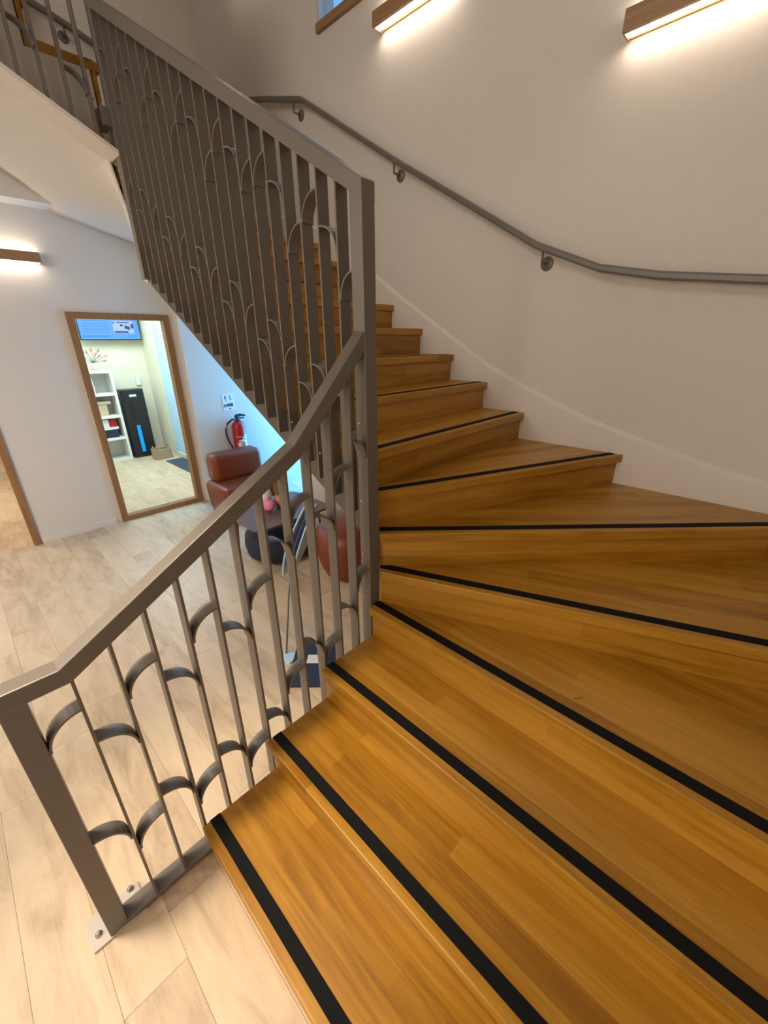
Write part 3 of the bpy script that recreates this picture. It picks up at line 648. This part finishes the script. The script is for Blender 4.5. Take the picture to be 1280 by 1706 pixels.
# white swirl of the label (camera looks from about -135 degrees)
decal('print', 'paper', [(0.44, -95, -40), (0.50, -98, -40), (0.56, -112, -40), (0.62, -132, -40), (0.67, -140, -40), (0.71, -125, -40), (0.74, -100, -40), (0.765, -72, -40), (0.775, -50, -40)])
decal('print', 'pale_red', [(0.738, -150, -100), (0.762, -150, -95)])
decal('print', 'pale_red', [(0.635, -100, -72), (0.66, -108, -66), (0.69, -98, -72)], 0.0784)
for z, a0, a1 in ((0.725, -82, -58), (0.705, -75, -55), (0.612, -98, -62), (0.585, -90, -66), (0.50, -84, -60), (0.47, -90, -62)): decal('print', 'label_blue', [(z, a0, a1), (z + 0.012, a0, a1)], 0.0784)
nt = empty('safety_notice', (1.215, EY, 1.05), 'small white safety notice on the wall above the fire extinguisher', 'sign')
box('card', 'paper', 1.140, 1.292, EY - 0.004, EY, 1.045, 1.235, nt)
for (x0, x1, z0, z1) in ((1.170, 1.184, 1.172, 1.212), (1.176, 1.186, 1.150, 1.160), (1.226, 1.240, 1.196, 1.212), (1.230, 1.238, 1.176, 1.19), (1.228, 1.254, 1.166, 1.174), (1.150, 1.158, 1.082, 1.118), (1.163, 1.172, 1.086, 1.118), (1.178, 1.186, 1.09, 1.12), (1.192, 1.210, 1.088, 1.122), (1.214, 1.232, 1.088, 1.124), (1.236, 1.262, 1.088, 1.126), (1.210, 1.232, 1.060, 1.070)):
    box('print', 'ink', x0, x1, EY - 0.0052, EY - 0.0038, z0, z1, nt)

# ---------------------------------------------------------------- the side room seen through the glass
tv = empty('television', (1.0, 6.60, 1.82), 'wall television with a blue slide seen through the glazed opening', 'television')
TX0, TX1, TZ0, TZ1, TY = 0.555, 1.385, 1.825, 2.29, 6.585
box('housing', 'blackmetal', TX0, TX1, TY, TY + 0.045, TZ0, TZ1, tv, bevel=0.004)
box('wall_mount', 'blackmetal', 0.87, 1.07, TY + 0.045, 6.75, 1.95, 2.15, tv)
box('screen', 'screen', TX0 + 0.012, TX1 - 0.012, TY - 0.002, TY, TZ0 + 0.016, TZ1 - 0.012, tv)
SY = TY - 0.0035
def scr(m, x0, x1, z0, z1): box('slide_mark', m, TX0 + x0, TX0 + x1, SY, TY - 0.0018, TZ0 + z0, TZ0 + z1, tv)
for z in (0.11, 0.15, 0.19, 0.225, 0.27, 0.30): scr('screen_line', 0.06, 0.40, z, z + 0.009)
scr('screen_bar', 0.035, 0.40, 0.048, 0.068); scr('screen_line', 0.64, 0.77, 0.055, 0.066)
scr('screen_white', 0.46, 0.745, 0.10, 0.275)
SY = TY - 0.005
for a in ((0.47, 0.66, 0.105, 0.13), (0.52, 0.69, 0.245, 0.26), (0.62, 0.66, 0.16, 0.21), (0.66, 0.69, 0.15, 0.20), (0.71, 0.745, 0.17, 0.235), (0.465, 0.49, 0.235, 0.26), (0.56, 0.60, 0.20, 0.225)): scr('screen_dark', *a)
bk = empty('shelf_unit', (0.35, 6.55, 0), 'white open shelf unit at the left behind the glazed opening', 'shelf')
SX0, SX1, SY0, SY1 = 0.05, 0.80, 6.40, 6.74
for x in (SX0, 0.407, SX1 - 0.036): box('side_panel', 'white', x, x + 0.036, SY0, SY1, 0, 1.40, bk)
for z in (0.0, 0.345, 0.69, 1.03, 1.364): box('shelf', 'white', SX0 + 0.036, SX1 - 0.036, SY0, SY1, z, z + 0.036, bk)
box('back_panel', 'white', SX0 + .036, SX1 - .036, SY1 - 0.006, SY1, 0.036, 1.364, bk)
def book(m, x0, x1, y0, z0, z1, label, cat='book'): return tag(box('book' if cat == 'book' else 'box', m, x0, x1, y0, SY1 - 0.06, z0, z1, bevel=0.002), label, cat)
book('beigebox', 0.50, 0.64, 6.48, 0.727, 0.90, 'beige card box on the second shelf from the top of the white unit', 'box')
book('ceramic', 0.47, 0.70, 6.47, 0.901, 0.945, 'flat cream box lying on the beige card box', 'box')
book('red', 0.60, 0.70, 6.45, 0.55, 0.67, 'red book on a stack in the third opening of the white unit')
book('paper', 0.48, 0.595, 6.45, 0.55, 0.67, 'white book beside the red one on the white unit')
book('navyp', 0.47, 0.70, 6.45, 0.382, 0.51, 'navy storage box in the third opening of the white unit', 'box')
book('paper', 0.46, 0.715, 6.44, 0.511, 0.549, 'white flat box lying on the navy storage box', 'box')
book('ceramic', 0.46, 0.54, 6.46, 1.067, 1.18, 'pale stacked jar box in the topmost opening of the white unit', 'box')
book('white', 0.455, 0.53, 6.46, 1.181, 1.29, 'white box stacked in the topmost opening of the white unit', 'box')
dv = empty('dried_bouquet', (0.63, 6.55, 1.40), 'small round vase of dried flowers on top of the white shelf unit', 'vase')
lathe('vase_body', 'ceramic', [(0.03, 0), (0.048, 0.02), (0.05, 0.055), (0.03, 0.085), (0.02, 0.10), (0.024, 0.11)], (0.63, 6.55, 1.40), dv, n=20)
for i in range(11):
    a = -80 + 16 * i; l = random.uniform(0.13, 0.21); dx, dz = math.sin(a * D2R), math.cos(a * D2R); dy = random.uniform(-.06, .06)
    q = tube('stem', 'darkstem', [(0.63, 6.55, 1.50), (0.63 + dx * l * .5, 6.55 + dy * .5, 1.51 + dz * l * .6), (0.63 + dx * l, 6.55 + dy, 1.51 + dz * l)], 0.003, dv, n=6)
    c = (0.63 + dx * l, 6.55 + dy, 1.51 + dz * l); lathe('seed_head', 'dried' if i % 3 else 'salmon', [(0.004, -0.03), (0.016, -0.01), (0.014, 0.01), (0.003, 0.03)], c, dv, axis=(dx, dy, dz + .01), n=8)
ks = empty('totem', (1.0, 6.5, 0), 'black standing totem with a blue light bar behind the glazed opening', 'totem')
box('body', 'kiosk', 0.85, 1.185, 6.42, 6.62, 0.0, 1.10, ks, bevel=0.012)
box('recess', 'blackmetal', 0.955, 1.095, 6.414, 6.421, 0.62, 0.93, ks); box('touch_panel', 'kiosk', 0.985, 1.065, 6.409, 6.415, 0.66, 0.90, ks)
box('name_plate', 'paper', 0.965, 1.065, 6.416, 6.4205, 0.985, 1.02, ks)
box('light_bar', 'ledblue', 0.970, 1.022, 6.415, 6.4205, 0.09, 0.53, ks)
bs = empty('basket', (1.16, 6.10, 0), 'woven basket standing in front of the black totem', 'basket')
def frus(name, m, x0, x1, y0, y1, z0, z1, tp_, parent):
    cx, cy = (x0 + x1) / 2, (y0 + y1) / 2; v = boxv(x0, x1, y0, y1, z0, z1); v = [((p[0] - cx) * tp_ + cx, (p[1] - cy) * tp_ + cy, p[2]) if i < 4 else p for i, p in enumerate(v)]
    return meshobj(name, v, BF, m, parent, bevel=0.015)
for a in ((1.03, 1.05, 6.0, 6.2), (1.27, 1.29, 6.0, 6.2), (1.05, 1.27, 6.0, 6.02), (1.05, 1.27, 6.18, 6.20)): box('side', 'wicker', *a, 0.0, 0.17, bs, bevel=0.006)
box('bottom', 'wicker', 1.05, 1.27, 6.02, 6.18, 0.0, 0.02, bs)
for x in (1.04, 1.28): tube('handle', 'wicker', [(x, 6.06, 0.165), (x, 6.075, 0.20), (x, 6.10, 0.215), (x, 6.125, 0.20), (x, 6.14, 0.165)], 0.008, bs, n=8)
th_ = tag(box('thermostat', 'white', 1.20, 1.27, 6.715, 6.75, 1.13, 1.27, bevel=0.004), 'small white box on the cream wall above the black totem', 'thermostat')
tag(box('door_mat', 'mat', 1.12, 1.395, 4.90, 5.86, 0.0, 0.010, bevel=0.002), 'dark blue door mat beside the pale blue wall panel', 'mat')
